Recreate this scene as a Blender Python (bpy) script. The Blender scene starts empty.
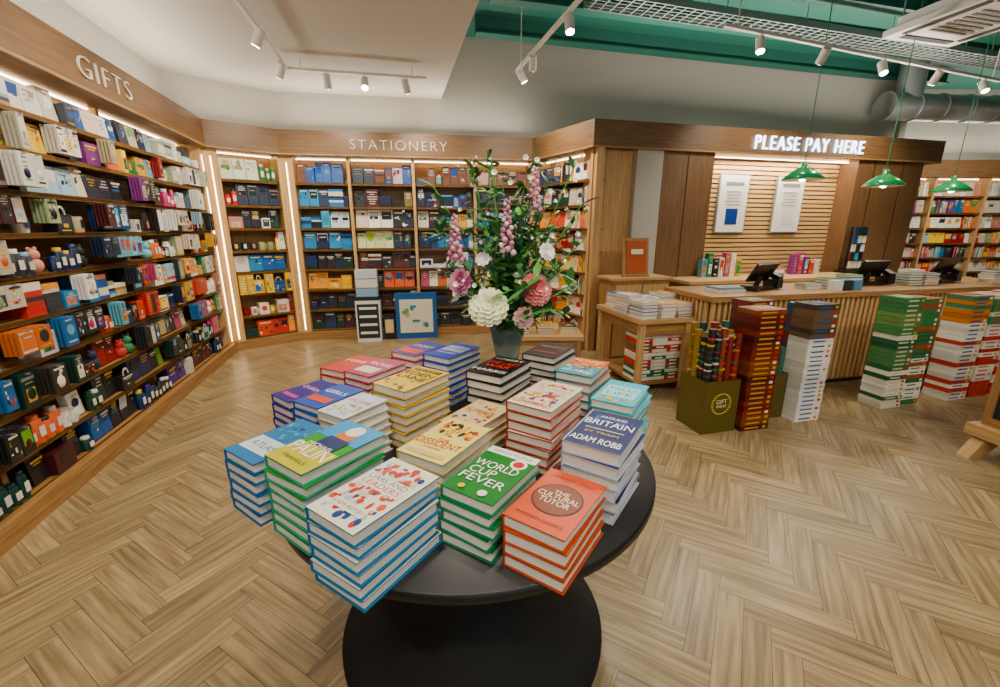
import bpy, math, random
from mathutils import Matrix, Vector
R = random.Random(11)
U = R.uniform

def hx(h):
    h = h.lstrip('#')
    if len(h) == 3: h = ''.join(q+q for q in h)
    o = []
    for i in (0, 2, 4):
        c = int(h[i:i+2], 16)/255
        o.append(c/12.92 if c <= .04045 else ((c+.055)/1.055)**2.4)
    return tuple(o)
def C(c): return hx(c) if isinstance(c, str) else c
def vary(c, a=.15):
    c = C(c); k = U(1-a, 1+a)
    return tuple(min(1, max(0, x*k)) for x in c)

# ------------------------------------------------------------ materials
def newmat(name):
    m = bpy.data.materials.new(name); m.use_nodes = True
    nt = m.node_tree; b = nt.nodes['Principled BSDF']
    return m, nt, b
def mat_attr(name, rough=.45, coat=0, var=.12, metal=0, sat=1.3, val=1, spec=.5):
    m, nt, b = newmat(name)
    a = nt.nodes.new('ShaderNodeAttribute'); a.attribute_name = 'Col'
    n = nt.nodes.new('ShaderNodeTexNoise'); n.inputs['Scale'].default_value = 60
    tc = nt.nodes.new('ShaderNodeTexCoord')
    nt.links.new(tc.outputs['Object'], n.inputs['Vector'])
    mr = nt.nodes.new('ShaderNodeMapRange'); mr.inputs['To Min'].default_value = 1-var; mr.inputs['To Max'].default_value = 1+var
    nt.links.new(n.outputs['Fac'], mr.inputs['Value'])
    hs = nt.nodes.new('ShaderNodeHueSaturation'); hs.inputs['Saturation'].default_value = sat; hs.inputs['Value'].default_value = val
    nt.links.new(a.outputs['Color'], hs.inputs['Color'])
    mx = nt.nodes.new('ShaderNodeVectorMath'); mx.operation = 'SCALE'
    nt.links.new(hs.outputs['Color'], mx.inputs[0]); nt.links.new(mr.outputs['Result'], mx.inputs['Scale'])
    nt.links.new(mx.outputs['Vector'], b.inputs['Base Color'])
    b.inputs['Roughness'].default_value = rough; b.inputs['Metallic'].default_value = metal
    b.inputs['Coat Weight'].default_value = coat; b.inputs['Specular IOR Level'].default_value = spec
    return m
def mat_wood(name, c1, c2, rough=.45, sx=1.2, sy=22, attr=False, bump=.08, detail=6, dist=.6):
    m, nt, b = newmat(name)
    uv = nt.nodes.new('ShaderNodeUVMap'); uv.uv_map = 'UVMap'
    mp = nt.nodes.new('ShaderNodeMapping'); mp.inputs['Scale'].default_value = (sx, sy, 1)
    nt.links.new(uv.outputs['UV'], mp.inputs['Vector'])
    n = nt.nodes.new('ShaderNodeTexNoise'); n.inputs['Scale'].default_value = 2.2; n.inputs['Detail'].default_value = detail
    n.inputs['Distortion'].default_value = dist
    nt.links.new(mp.outputs['Vector'], n.inputs['Vector'])
    cr = nt.nodes.new('ShaderNodeValToRGB')
    cr.color_ramp.elements[0].position = .3; cr.color_ramp.elements[0].color = (*C(c1), 1)
    cr.color_ramp.elements[1].position = .72; cr.color_ramp.elements[1].color = (*C(c2), 1)
    nt.links.new(n.outputs['Fac'], cr.inputs['Fac'])
    out = cr.outputs['Color']
    if attr:
        a = nt.nodes.new('ShaderNodeAttribute'); a.attribute_name = 'Col'
        mx = nt.nodes.new('ShaderNodeVectorMath'); mx.operation = 'MULTIPLY'
        nt.links.new(out, mx.inputs[0]); nt.links.new(a.outputs['Color'], mx.inputs[1]); out = mx.outputs['Vector']
    nt.links.new(out, b.inputs['Base Color'])
    if bump:
        bp = nt.nodes.new('ShaderNodeBump'); bp.inputs['Strength'].default_value = bump; bp.inputs['Distance'].default_value = .01
        nt.links.new(n.outputs['Fac'], bp.inputs['Height']); nt.links.new(bp.outputs['Normal'], b.inputs['Normal'])
    b.inputs['Roughness'].default_value = rough
    return m
def mat_plain(name, c, rough=.6, metal=0, noise=.06, scale=3):
    m, nt, b = newmat(name)
    n = nt.nodes.new('ShaderNodeTexNoise'); n.inputs['Scale'].default_value = scale; n.inputs['Detail'].default_value = 4
    tc = nt.nodes.new('ShaderNodeTexCoord'); nt.links.new(tc.outputs['Object'], n.inputs['Vector'])
    cr = nt.nodes.new('ShaderNodeValToRGB'); c = C(c)
    cr.color_ramp.elements[0].color = (*[x*(1-noise) for x in c], 1)
    cr.color_ramp.elements[1].color = (*[min(1, x*(1+noise)) for x in c], 1)
    nt.links.new(n.outputs['Fac'], cr.inputs['Fac']); nt.links.new(cr.outputs['Color'], b.inputs['Base Color'])
    b.inputs['Roughness'].default_value = rough; b.inputs['Metallic'].default_value = metal
    return m
def mat_emit(name, c, s):
    m, nt, b = newmat(name)
    b.inputs['Base Color'].default_value = (*C(c), 1)
    b.inputs['Emission Color'].default_value = (*C(c), 1); b.inputs['Emission Strength'].default_value = s
    return m

PRINT = mat_attr('printed_card', .42, .1, .12, 0, 1.12, .95)
MATTE = mat_attr('matte_paper', .7, 0, .06, 0, 1.0)
GLOSS = mat_attr('glossy_cover', .42, 0, .05, 0, 1.4, .95, .35)
OAK = mat_wood('oak_shelf', '#82582e', '#b08448')
BROWN = mat_wood('walnut_fascia', '#5e4122', '#7e5a34', .5)
LIGHTOAK = mat_wood('light_oak', '#b0854c', '#d2aa70')
SLAT = mat_wood('slat_oak', '#c49655', '#dfb87c')
FLOORM = mat_wood('oak_floor', '#725d3e', '#ad966b', .34, 1.1, 17, True, 0, 4, .25)
WALLM = mat_plain('wall_paint', '#b6b2a8', .85, 0, .03, 1.5)
CEILM = mat_plain('ceiling_paint', '#c0bbb0', .9, 0, .02, 1.5)
GREENM = mat_plain('green_steel', '#1d6456', .6)
METAL = mat_plain('galvanised_metal', '#a4a8a8', .4, .7)
BLACK = mat_plain('black_lacquer', '#101010', .42, 0, .3, 30)
MBLACK = mat_plain('black_powder_coat', '#090909', .8, 0, .2, 30)
WHITE = mat_plain('white_metal', '#dedbd4', .4)
DARKPL = mat_plain('black_plastic', '#101214', .3)
LED = mat_emit('led_strip', '#ffe0b0', 14)
LAMP = mat_emit('lamp_glow', '#fff6e8', 50)
SIGN = mat_emit('sign_glow', '#cfe6ff', 7)
LETTER = mat_plain('letter_white', '#ddd3c0', .5)
SHADE = mat_plain('green_enamel', '#0c8a48', .2)
LEAFM = mat_attr('leaf', .5, 0, .25, 0, 1.1)
PETAL = mat_attr('petal', .6, 0, .1, 0, 1.2)
g, nt_, b_ = newmat('vase_glass'); b_.inputs['Base Color'].default_value = (.35, .45, .4, 1); b_.inputs['Roughness'].default_value = .08; b_.inputs['Transmission Weight'].default_value = .6
GLASS = g

# ------------------------------------------------------------ mesh builder
class MB:
    def __init__(s):
        s.v = []; s.f = []; s.c = []; s.m = []; s.uv = []; s.sm = []; s.M = Matrix.Identity(4); s.mats = []
    def mi(s, mat):
        if mat not in s.mats: s.mats.append(mat)
        return s.mats.index(mat)
    def mesh(s, vs, fs, col, mat, smooth=False, uvs=None):
        i = len(s.v); s.v += [tuple(s.M @ Vector(p)) for p in vs]; k = s.mi(mat); col = C(col)
        for f in fs:
            s.f.append([i+j for j in f]); s.c.append(col); s.m.append(k); s.sm.append(smooth)
            s.uv.append([uvs[j] for j in f] if uvs else [(vs[j][0], vs[j][1]) for j in f])
    def quad(s, pts, col, mat=None): s.mesh(pts, [list(range(len(pts)))], col, mat or PRINT)
    def box(s, c, d, col='#ffffff', mat=None, yaw=0, pitch=0, ctop=None, colf=None):
        mat = mat or PRINT
        x, y, z = d[0]/2, d[1]/2, d[2]/2
        P = [(-x,-y,-z),(x,-y,-z),(x,y,-z),(-x,y,-z),(-x,-y,z),(x,-y,z),(x,y,z),(-x,y,z)]
        T = Matrix.Translation(c) @ Matrix.Rotation(yaw, 4, 'Z') @ Matrix.Rotation(pitch, 4, 'X')
        F = [((0,3,2,1),0,1),((4,5,6,7),0,1),((0,1,5,4),0,2),((1,2,6,5),1,2),((2,3,7,6),0,2),((3,0,4,7),1,2)]
        ou, ov = U(0, 9), U(0, 9)
        i = len(s.v); s.v += [tuple(s.M @ (T @ Vector(p))) for p in P]; k = s.mi(mat)
        cc = C(col)
        for n, (f, a, b) in enumerate(F):
            s.f.append([i+j for j in f]); s.m.append(k); s.sm.append(False)
            s.c.append(C(ctop) if (n == 1 and ctop) else (C(colf) if n == 2 and colf else cc))
            if d[a] < d[b]: a, b = b, a
            s.uv.append([(P[j][a]+ou, P[j][b]+ov) for j in f])
    def lathe(s, prof, c, col='#ffffff', mat=None, n=40, T=None):
        vs = []; fs = []; m = len(prof); T = T or Matrix.Identity(4)
        for r, z in prof:
            for i in range(n):
                a = 2*math.pi*i/n; vs.append(tuple(Vector(c)+ (T @ Vector((r*math.cos(a), r*math.sin(a), z)))))
        for j in range(m-1):
            for i in range(n):
                fs.append([j*n+i, j*n+(i+1) % n, (j+1)*n+(i+1) % n, (j+1)*n+i])
        s.mesh(vs, fs, col, mat or PRINT, True)
        s.mesh(vs[:n], [list(range(n))[::-1]], col, mat or PRINT); s.mesh(vs[-n:], [list(range(n))], col, mat or PRINT)
    def cyl(s, a, b, r, col='#ffffff', mat=None, n=12, r2=None):
        a = Vector(a); b = Vector(b); d = b-a
        T = d.to_track_quat('Z', 'Y').to_matrix().to_4x4()
        s.lathe([(r, 0), (r if r2 is None else r2, d.length)], a, col, mat, n, T)
    def ball(s, c, r, col, mat=None, n=10, sc=(1, 1, 1)):
        vs = []; fs = []; m = max(4, n//2+1)
        for j in range(m+1):
            t = math.pi*j/m
            for i in range(n):
                a = 2*math.pi*i/n
                vs.append((c[0]+r*sc[0]*math.sin(t)*math.cos(a), c[1]+r*sc[1]*math.sin(t)*math.sin(a), c[2]-r*sc[2]*math.cos(t)))
        for j in range(m):
            for i in range(n): fs.append([j*n+i, j*n+(i+1) % n, (j+1)*n+(i+1) % n, (j+1)*n+i])
        s.mesh(vs, fs, col, mat or PRINT, True)
    def disc(s, c, r, col, mat=None, n=24, ax='z', ry=None):
        ry = ry or r
        pts = []
        for i in range(n):
            a = 2*math.pi*i/n; x = r*math.cos(a); y = ry*math.sin(a)
            pts.append((c[0]+x, c[1]+y, c[2]) if ax == 'z' else (c[0]+x, c[1], c[2]+y))
        s.mesh(pts, [list(range(n))], col, mat or PRINT)
    def text(s, txt, T, col, mat, width=None, size=.1, extrude=0, maxh=None, thin=0, space=1):
        cu = bpy.data.curves.new('t', 'FONT'); cu.body = txt; cu.size = size; cu.align_x = 'CENTER'; cu.align_y = 'CENTER'; cu.extrude = extrude
        cu.offset = -thin; cu.space_character = space
        ob = bpy.data.objects.new('t', cu); bpy.context.collection.objects.link(ob)
        dg = bpy.context.evaluated_depsgraph_get(); me = ob.evaluated_get(dg).to_mesh()
        vs = [v.co.copy() for v in me.vertices]; fs = [list(p.vertices) for p in me.polygons]
        if vs:
            x0 = min(v.x for v in vs); x1 = max(v.x for v in vs); y0 = min(v.y for v in vs); y1 = max(v.y for v in vs)
            k = width/(x1-x0) if width else 1
            ky = k
            if maxh: ky = maxh/(y1-y0)
            vs = [T @ Vector(((v.x-(x0+x1)/2)*k, (v.y-(y0+y1)/2)*ky, v.z)) for v in vs]
            s.mesh([tuple(v) for v in vs], fs, col, mat)
        bpy.data.objects.remove(ob); bpy.data.curves.remove(cu)
    def prism(s, pts, z0, z1, col='#ffffff', mat=None):
        n = len(pts); vs = [(x, y, z0) for x, y in pts]+[(x, y, z1) for x, y in pts]
        L = 0; acc = [0]
        for i in range(1, n): L += math.dist(pts[i], pts[i-1]); acc.append(L)
        uv = [(a, z0) for a in acc]+[(a, z1) for a in acc]
        fs = [list(range(n))[::-1], [n+i for i in range(n)]]+[[i, (i+1) % n, n+(i+1) % n, n+i] for i in range(n)]
        s.mesh(vs, fs, col, mat or PRINT, False, uv)
    def build(s, name, parent=None):
        me = bpy.data.meshes.new(name); me.from_pydata(s.v, [], s.f)
        me.uv_layers.new(name='UVMap'); me.color_attributes.new('Col', 'FLOAT_COLOR', 'CORNER')
        u = []; cc = []
        for f, uv, c in zip(s.f, s.uv, s.c):
            for q in uv: u += [q[0], q[1]]; cc += [c[0], c[1], c[2], 1]
        me.uv_layers['UVMap'].data.foreach_set('uv', u); me.color_attributes['Col'].data.foreach_set('color', cc)
        for m in s.mats: me.materials.append(m)
        me.polygons.foreach_set('material_index', s.m); me.polygons.foreach_set('use_smooth', s.sm)
        me.update()
        ob = bpy.data.objects.new(name, me); bpy.context.collection.objects.link(ob)
        if parent: ob.parent = parent
        return ob

def frame(a, b):
    d = Vector((b[0]-a[0], b[1]-a[1], 0)); L = d.length; d /= L; n = Vector((-d.y, d.x, 0))
    M = Matrix(((d.x, n.x, 0, a[0]), (d.y, n.y, 0, a[1]), (0, 0, 1, 0), (0, 0, 0, 1)))
    return M, L
def offs(pts, o):
    out = []
    for i, p in enumerate(pts):
        ns = []
        if i > 0: d = Vector(p)-Vector(pts[i-1]); d.normalize(); ns.append(Vector((-d.y, d.x)))
        if i < len(pts)-1: d = Vector(pts[i+1])-Vector(p); d.normalize(); ns.append(Vector((-d.y, d.x)))
        n = sum(ns, Vector((0, 0))); n.normalize(); k = o/max(.3, n.dot(ns[0])); out.append((p[0]+n.x*k, p[1]+n.y*k))
    return out
def strip(mb, pts, o0, o1, z0, z1, col='#ffffff', mat=None):
    A = offs(pts, o0); B = offs(pts, o1); n = len(pts)
    acc = [0]
    for i in range(1, n): acc.append(acc[-1]+math.dist(pts[i], pts[i-1]))
    for i in range(n-1):
        q = [A[i], A[i+1], B[i+1], B[i]]
        vs = [(x, y, z0) for x, y in q]+[(x, y, z1) for x, y in q]
        a, b = acc[i], acc[i+1]; w = abs(o1-o0)
        uv = [(a, z0), (b, z0), (b, z0+w), (a, z0+w), (a, z1), (b, z1), (b, z1+w), (a, z1+w)]
        fs = [[0, 3, 2, 1], [4, 5, 6, 7], [0, 1, 5, 4], [2, 3, 7, 6]]
        if i == 0: fs.append([3, 0, 4, 7])
        if i == n-2: fs.append([1, 2, 6, 5])
        mb.mesh(vs, fs, col, mat, False, uv)
RX90 = Matrix.Rotation(math.pi/2, 4, 'X')

# ------------------------------------------------------------ key plan points
P00 = (-1.41, -2.5); P0 = (-1.76, -1.2); P1 = (-3.6, 5.6); P2 = (-2.95, 6.2); P3 = (.5, 6.75); P4 = (1.15, 5.65); P5 = (6.6, 7.0)
P6 = (7.3, 8.75); P7 = (11.6, 8.9)

# ------------------------------------------------------------ floor
FP = [(-1.95, -2.6), (12.1, -2.6), (12.1, 9.4), (6.9, 9.4), (.3, 7.25), (-3.3, 6.75), (-4.15, 5.7)]
def inside(x, y):
    c = False; j = len(FP)-1
    for i in range(len(FP)):
        xi, yi = FP[i]; xj, yj = FP[j]
        if (yi > y) != (yj > y) and x < (xj-xi)*(y-yi)/(yj-yi)+xi: c = not c
        j = i
    return c
mb = MB(); W_ = .1; N_ = 5; L_ = W_*N_
mb.prism(FP, -.1, -.002, '#3a2e22', MATTE)
ang = math.radians(60); ca, sa = math.cos(ang), math.sin(ang)
tones = [(.97, .96, .96), (1.06, 1.05, 1.04), (.84, .83, .82), (1.12, 1.11, 1.1), (.91, .9, .88), (1.02, 1, .99)]
for k in range(-160, 160):
    for b in range(-20, 21):
        for kind in (0, 1):
            if kind == 0: x0, y0, w, h = k*W_+b*2*L_, k*W_, L_, W_
            else: x0, y0, w, h = k*W_+L_+b*2*L_, k*W_+W_-L_, W_, L_
            cx, cy = x0+w/2, y0+h/2
            X = cx*ca-cy*sa+4; Y = cx*sa+cy*ca+3
            if not inside(X, Y): continue
            gp = .0009
            q = [(x0+gp, y0+gp), (x0+w-gp, y0+gp), (x0+w-gp, y0+h-gp), (x0+gp, y0+h-gp)]
            ou, ov = U(0, 9), U(0, 9)
            uv = []
            for px, py in q:
                if kind == 0: uv.append((px-x0+ou, py-y0+ov))
                else: uv.append((py-y0+ou, px-x0+ov))
            vs = [(px*ca-py*sa+4, px*sa+py*ca+3, 0) for px, py in q]
            t = R.choice(tones); kk = U(.94, 1.05)
            mb.mesh(vs, [[0, 1, 2, 3]], (t[0]*kk, t[1]*kk, t[2]*kk), FLOORM, False, uv)
mb.build('floor')

# ------------------------------------------------------------ walls / ceiling
CH = 4.2
WP = offs([P00, P0, P1, P2, P3], .36)
def wall(name, a, b, z0=0, z1=CH):
    m = MB(); m.M, L = frame(a, b); m.box((L/2, .05, (z0+z1)/2), (L+.16, .1, z1-z0), '#ffffff', WALLM); m.build(name)
wall('wall_entry', WP[0], WP[1]); wall('wall_left', WP[1], WP[2]); wall('wall_corner', WP[2], WP[3]); wall('wall_back', WP[3], WP[4])
wall('wall_pay', WP[4], (6.95, 8.15))
wall('wall_pay_return', (6.95, 8.15), (6.9, 9.3))
wall('wall_far', (6.9, 9.3), (12.1, 9.35))
wall('wall_right', (12, 9.4), (12, -2.6))
m = MB()
for a, b, z0, z1 in ((-1.95, -.6, 0, CH), (5.5, 12, 0, CH), (-.6, 5.5, 2.8, CH)):  # unseen wall; its opening is added so world light fills from behind the camera
    m.box(((a+b)/2, -2.6, (z0+z1)/2), (b-a, .1, z1-z0), '#ffffff', WALLM)
m.build('wall_front')
m = MB(); m.prism([(-5, -2.7), (12.2, -2.7), (12.2, 9.5), (-5, 9.5)], CH, CH+.1, '#ffffff', GREENM); m.build('ceiling')
m = MB(); m.prism([(-4.4, -2.5), (1.45, -2.5), (-.9, 7.1), (-4.4, 7.1)], 3.4, CH-.01, '#ffffff', CEILM); m.build('ceiling_bulkhead')
m = MB()
for i in range(9):
    y = 1.2+i*.85; x0 = .9-.24*y
    m.M = frame((x0+.2, y), (x0+8, y+1.95))[0]
    m.box((4.2, 0, CH-.1), (8.2, .08, .2), '#fff', GREENM); m.box((4.2, 0, CH-.2), (8.2, .16, .02), '#fff', GREENM)
m.build('ceiling_beam')
def tray(a, b, z, w=.3):
    m = MB(); m.M, L = frame(a, b)
    for s in (-1, 1): m.box((L/2, s*w/2, z+.03), (L, .012, .07), '#fff', METAL)
    n = int(L/.12)
    for i in range(n): m.box((i*.12+.05, 0, z), (.012, w, .01), '#fff', METAL)
    for j in range(4): m.box((L/2, -w/2+(j+1)*w/5, z), (L, .008, .008), '#fff', METAL)
    for i in range(int(L/1.4)+1):
        for s in (-1, 1): m.cyl((i*1.4+.1, s*w/2, z), (i*1.4+.1, s*w/2, CH), .006, '#fff', METAL, 6)
    m.build('cable_tray')
tray((.9, 5.0), (9, 7.3), 3.78); tray((1.6, 3.7), (9.5, 5.6), 3.9, .2)
m = MB(); m.cyl((6.2, 7.7, 3.5), (11.9, 8.3, 3.5), .2, '#fff', METAL, 24)
for i in range(12):
    t = i/12; p = Vector((6.2, 7.7, 3.5)).lerp(Vector((11.9, 8.3, 3.5)), t); q = Vector((6.2, 7.7, 3.5)).lerp(Vector((11.9, 8.3, 3.5)), t+.006)
    m.cyl(p, q, .215, '#fff', METAL, 24)
m.cyl((6.6, 7.75, 3.5), (6.6, 7.75, CH), .18, '#fff', METAL, 20)
m.build('ventilation_duct')
m = MB(); m.M = frame((4.75, 5.0), (5.75, 5.25))[0]
m.box((0, 0, 3.62), (1.0, 1.0, .06), '#fff', WHITE); m.box((0, 0, 3.7), (.85, .85, .12), '#fff', WHITE)
for i, (dx, dy, w, h) in enumerate(((0, .4, .7, .07), (0, -.4, .7, .07), (.4, 0, .07, .7), (-.4, 0, .07, .7))): m.box((dx, dy, 3.588), (w, h, .01), '#3a3a3a', MATTE)
for i in range(7): m.box((0, -.21+i*.07, 3.587), (.5, .03, .01), '#8a8a88', MATTE)
for dx in (-.4, .4):
    for dy in (-.4, .4): m.cyl((dx, dy, 3.7), (dx, dy, CH), .008, '#fff', METAL, 6)
m.build('air_conditioning_cassette')

# ------------------------------------------------------------ shelving
LV = [.14, .44, .74, 1.03, 1.31, 1.6, 1.89, 2.2]
LG = [.13, .37, .61, .85, 1.09, 1.33, 1.57, 1.81, 2.05, 2.28]
TOP = 2.54
def shelving(name, a, b, nb, depth=.3, levels=LV, wide=(), inset=0.0, led=.2):
    m = MB(); m.M, L = frame(a, b)
    m.box((L/2, depth-.01, TOP/2), (L, .02, TOP), '#fff', OAK)
    m.box((L/2, depth/2-.03, .06), (L, depth+.06, .12), '#fff', OAK)
    for z in levels:
        m.box((L/2, depth/2, z-.011), (L, depth, .022), '#fff', OAK)
        m.box((L/2, .003, z-.012), (L, .006, .03), '#7a5830', PRINT)
    for i in range(nb+1):
        u = L*i/nb; w = .04
        if i in wide: w = .16
        u = min(max(u, w/2), L-w/2); ins = 0 if (i in wide or i in (0, nb)) else inset
        m.box((u, depth/2-.01+ins/2, TOP/2), (w, depth+.02-ins, TOP), '#fff', LIGHTOAK)
        if i in wide: m.box((u, -.022, 1.3), (.012, .006, 2.3), '#fff', LED)
    m.box((L/2, led, TOP-.012), (L-.1, .02, .012), '#fff', LED)
    m.build(name); return L

def art(m, u, y, z, w, h, base, pal, pitch=0):
    def r(du, dz, rw, rh, col, k=1):
        x0, x1, z0, z1 = u+du-rw/2, u+du+rw/2, z+dz-rh/2, z+dz+rh/2
        yy = y-.0012*k
        tp = math.tan(pitch)
        m.quad([(x0, yy-(z0-z)*tp, z0), (x1, yy-(z0-z)*tp, z0), (x1, yy-(z1-z)*tp, z1), (x0, yy-(z1-z)*tp, z1)], col)
    s = R.randint(0, 8); c1 = vary(R.choice(pal)); c2 = vary(R.choice(['#f4efe2', '#e8e0cc', '#1a1a1c', '#e0b64a', '#d8d0c0', '#8a8478']))
    if s == 0: r(0, h*.1, w*.75, h*.55, c1); r(0, -h*.36, w*.6, h*.06, c2); r(0, -h*.1, w*.3, h*.2, c2, 2)
    elif s == 1:
        r(0, h*.33, w*.8, h*.09, c2); r(0, h*.2, w*.5, h*.04, c2); r(0, -h*.15, w*.6, h*.4, c1)
        for i in range(3): r(U(-.15, .15)*w, h*U(-.28, -.02), w*.15, h*.08, vary(R.choice(pal)), 2)
    elif s == 2:
        for i in range(6): r(0, h*(.34-.13*i), w*U(.3, .8), h*.04, c2)
    elif s == 3:
        m.disc((u, y-.002, z+h*.05), min(w, h)*.3, c1, None, 14, 'y'); r(0, -h*.36, w*.7, h*.05, c2); r(0, h*.38, w*.5, h*.04, c2)
    elif s in (4, 6):
        for i in range(9): r(U(-.36, .36)*w, U(-.36, .3)*h, w*U(.06, .22), h*U(.05, .2), vary(R.choice(pal+[c2])), 1+i*.3)
        r(0, h*.38, w*.7, h*.07, c2, 4)
    elif s in (5, 7):
        r(w*U(-.1, .1), -h*.1, w*.7, h*.5, c1)
        for i in range(3): r(0, h*(.38-.09*i), w*U(.3, .75), h*.035, c2, 2)
        for i in range(4): m.disc((u+U(-.2, .2)*w, y-.004, z+h*U(-.28, .1)), w*U(.05, .12), vary(R.choice(pal+['#f4efe2'])), None, 8, 'y')
    else: r(0, 0, w*.86, h*.88, c2); r(0, h*.02, w*.8, h*.7, c1, 2); r(0, h*.2, w*.5, h*.05, c2, 3)

def fill(m, u0, u1, z, hmax, pal, types, front=.04, depth=.24):
    u = u0+.008
    while u < u1-.06:
        t = R.choice(types); col = vary(R.choice(pal)); room = u1-u-.006
        if t == 'face':
            w = min(U(.1, .17), room); h = hmax*U(.7, .95); n = R.randint(1, 3); pit = -.1; same = R.random() < .7
            for _ in range(n):
                if u+w > u1-.003: break
                d = U(.03, .1)
                if not same: col = vary(R.choice(pal))
                m.box((u+w/2, front+.05+d/2, z+h/2+.006), (w, d, h), col, None, 0, pit)
                art(m, u+w/2, front+.05, z+h/2+.006, w, h, col, pal, -pit)
                u += w+U(.003, .01)
        elif t == 'box':
            w = min(U(.08, .2), room); h = hmax*U(.45, .92); d = U(.1, .18)
            m.box((u+w/2, front+d/2, z+h/2), (w, d, h), col); art(m, u+w/2, front, z+h/2, w, h, col, pal); u += w+.005
        elif t == 'spines':
            n = R.randint(4, 12); base = R.choice(pal)
            for _ in range(n):
                w = U(.014, .032)
                if u+w > u1-.01: break
                h = hmax*U(.7, .88); c = vary(base) if R.random() < .5 else vary(R.choice(pal))
                m.box((u+w/2, front+.02+.07, z+h/2), (w-.001, .14, h), c)
                m.quad([(u+w*.25, front+.0185, z+h*.4), (u+w*.7, front+.0185, z+h*.4), (u+w*.7, front+.0185, z+h*.85), (u+w*.25, front+.0185, z+h*.85)], R.choice([hx('#f2ead8'), hx('#d8b050'), hx('#222222')]))
                u += w
        elif t == 'mug':
            for _ in range(R.randint(1, 3)):
                if u+.1 > u1: break
                h = min(.11, hmax*.6); c = vary(col)
                m.lathe([(.036, 0), (.04, .01), (.04, h)], (u+.045, front+.07, z), c, GLOSS, 14)
                m.box((u+.045, front+.028, z+h*.55), (.035, .004, h*.5), vary(R.choice(pal)))
                for aa in range(5):
                    a1 = -1.2+aa*.6; m.box((u+.085+.016*math.cos(a1), front+.07, z+h*.5+.03*math.sin(a1)), (.01, .01, .018), c, GLOSS)
                u += .105
        elif t == 'tin':
            for _ in range(R.randint(1, 4)):
                if u+.08 > u1: break
                r = U(.025, .036); h = hmax*U(.45, .8); c = vary(col)
                m.lathe([(r, 0), (r, h*.82), (r*.9, h*.84)], (u+r, front+r, z), c, GLOSS, 14)
                m.lathe([(r*.75, h*.84), (r*.75, h), (r*.6, h)], (u+r, front+r, z), vary(R.choice(pal+['#c8c8c4', '#d8b050'])), GLOSS, 12)
                m.box((u+r, front-.001, z+h*.42), (r*1.1, .004, h*.35), vary(R.choice(['#f2ead8', '#e0d8c8'])))
                u += 2*r+.006
        elif t == 'bag':
            w = min(U(.1, .17), room); h = hmax*U(.5, .68)
            m.box((u+w/2, front+.04, z+h/2), (w, .08, h), col); art(m, u+w/2, front, z+h/2, w, h, col, pal)
            for k in range(9):
                a = math.pi*k/8; m.box((u+w/2+w*.22*math.cos(a), front+.01, z+h+hmax*.22*math.sin(a)), (.007, .006, .014), '#e8e0d0', MATTE)
            u += w+.006
        elif t == 'hang':
            w = min(U(.06, .13), room); h = hmax*U(.6, .98); zc = z+hmax*.96-h/2; ext = U(.0, .1)
            for kx in range(R.randint(1, 3)):
                if u+w > u1: break
                for k in range(4):
                    m.box((u+w/2, front-ext+k*.022, zc), (w, .014, h), col)
                art(m, u+w/2, front-ext-.007, zc, w, h, col, pal)
                if R.random() < .5: m.ball((u+w/2, front-ext-.004, zc-h*.12), w*.3, vary(R.choice(pal)), GLOSS, 10, (1, .35, 1.1))
                m.box((u+w/2, front-ext-.01, zc+h*.47), (.01, .03, .01), '#c0c0c0', METAL)
                m.box((u+w/2, front-ext+.12, zc+h*.47), (.006, .24, .006), '#c0c0c0', METAL)
                u += w+.006
        elif t == 'plush':
            r = min(.05, hmax*.25, room/2); m.ball((u+r, front+r, z+r), r, col, MATTE); m.ball((u+r, front+r*.8, z+r*2.3), r*.7, col, MATTE)
            m.ball((u+r*.5, front+r*.8, z+r*3), r*.25, col, MATTE, 6); m.ball((u+r*1.5, front+r*.8, z+r*3), r*.25, col, MATTE, 6)
            u += r*2+.01
        elif t == 'stack':
            w = min(U(.12, .2), room); n = R.randint(3, 8); zz = z
            for _ in range(n):
                th = U(.018, .035)
                if zz+th > z+hmax*.95: break
                m.box((u+w/2, front+.08, zz+th/2), (w, .15, th-.001), vary(R.choice(pal)) if R.random() < .5 else vary(col), None, U(-.04, .04)); zz += th
            u += w+.008
DARK = ['#17181c', '#1b2640', '#2a2422', '#24365a', '#14342f', '#481c22', '#1a1a1e']
MIX = ['#c83c28', '#dca52a', '#2068a8', '#2f8550', '#d9d2c2', '#1c1e26', '#783878', '#dc7030', '#6fb4c4', '#e9e4d8', '#c0587a', '#20242c', '#b8a888']
PALE = ['#e9e3d6', '#d4c4b0', '#9cbccc', '#f2efe8', '#d08878', '#98a880', '#30343c', '#c8beaa']
BLUES = ['#1a4c90', '#2080b8', '#d8e4ea', '#17223f', '#48a0c0', '#e8e0cc']
WARM = ['#f09a28', '#e04a20', '#f0c83a', '#c02820', '#f4ead2', '#8a2020']
GREENS = ['#70a830', '#24784a', '#d8e0c0', '#17301f', '#d0b83a']
def hts(lv): q = lv+[TOP-.02]; return [q[i+1]-q[i]-.026 for i in range(len(lv))]
hm = hts(LV); hg = hts(LG)

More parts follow.
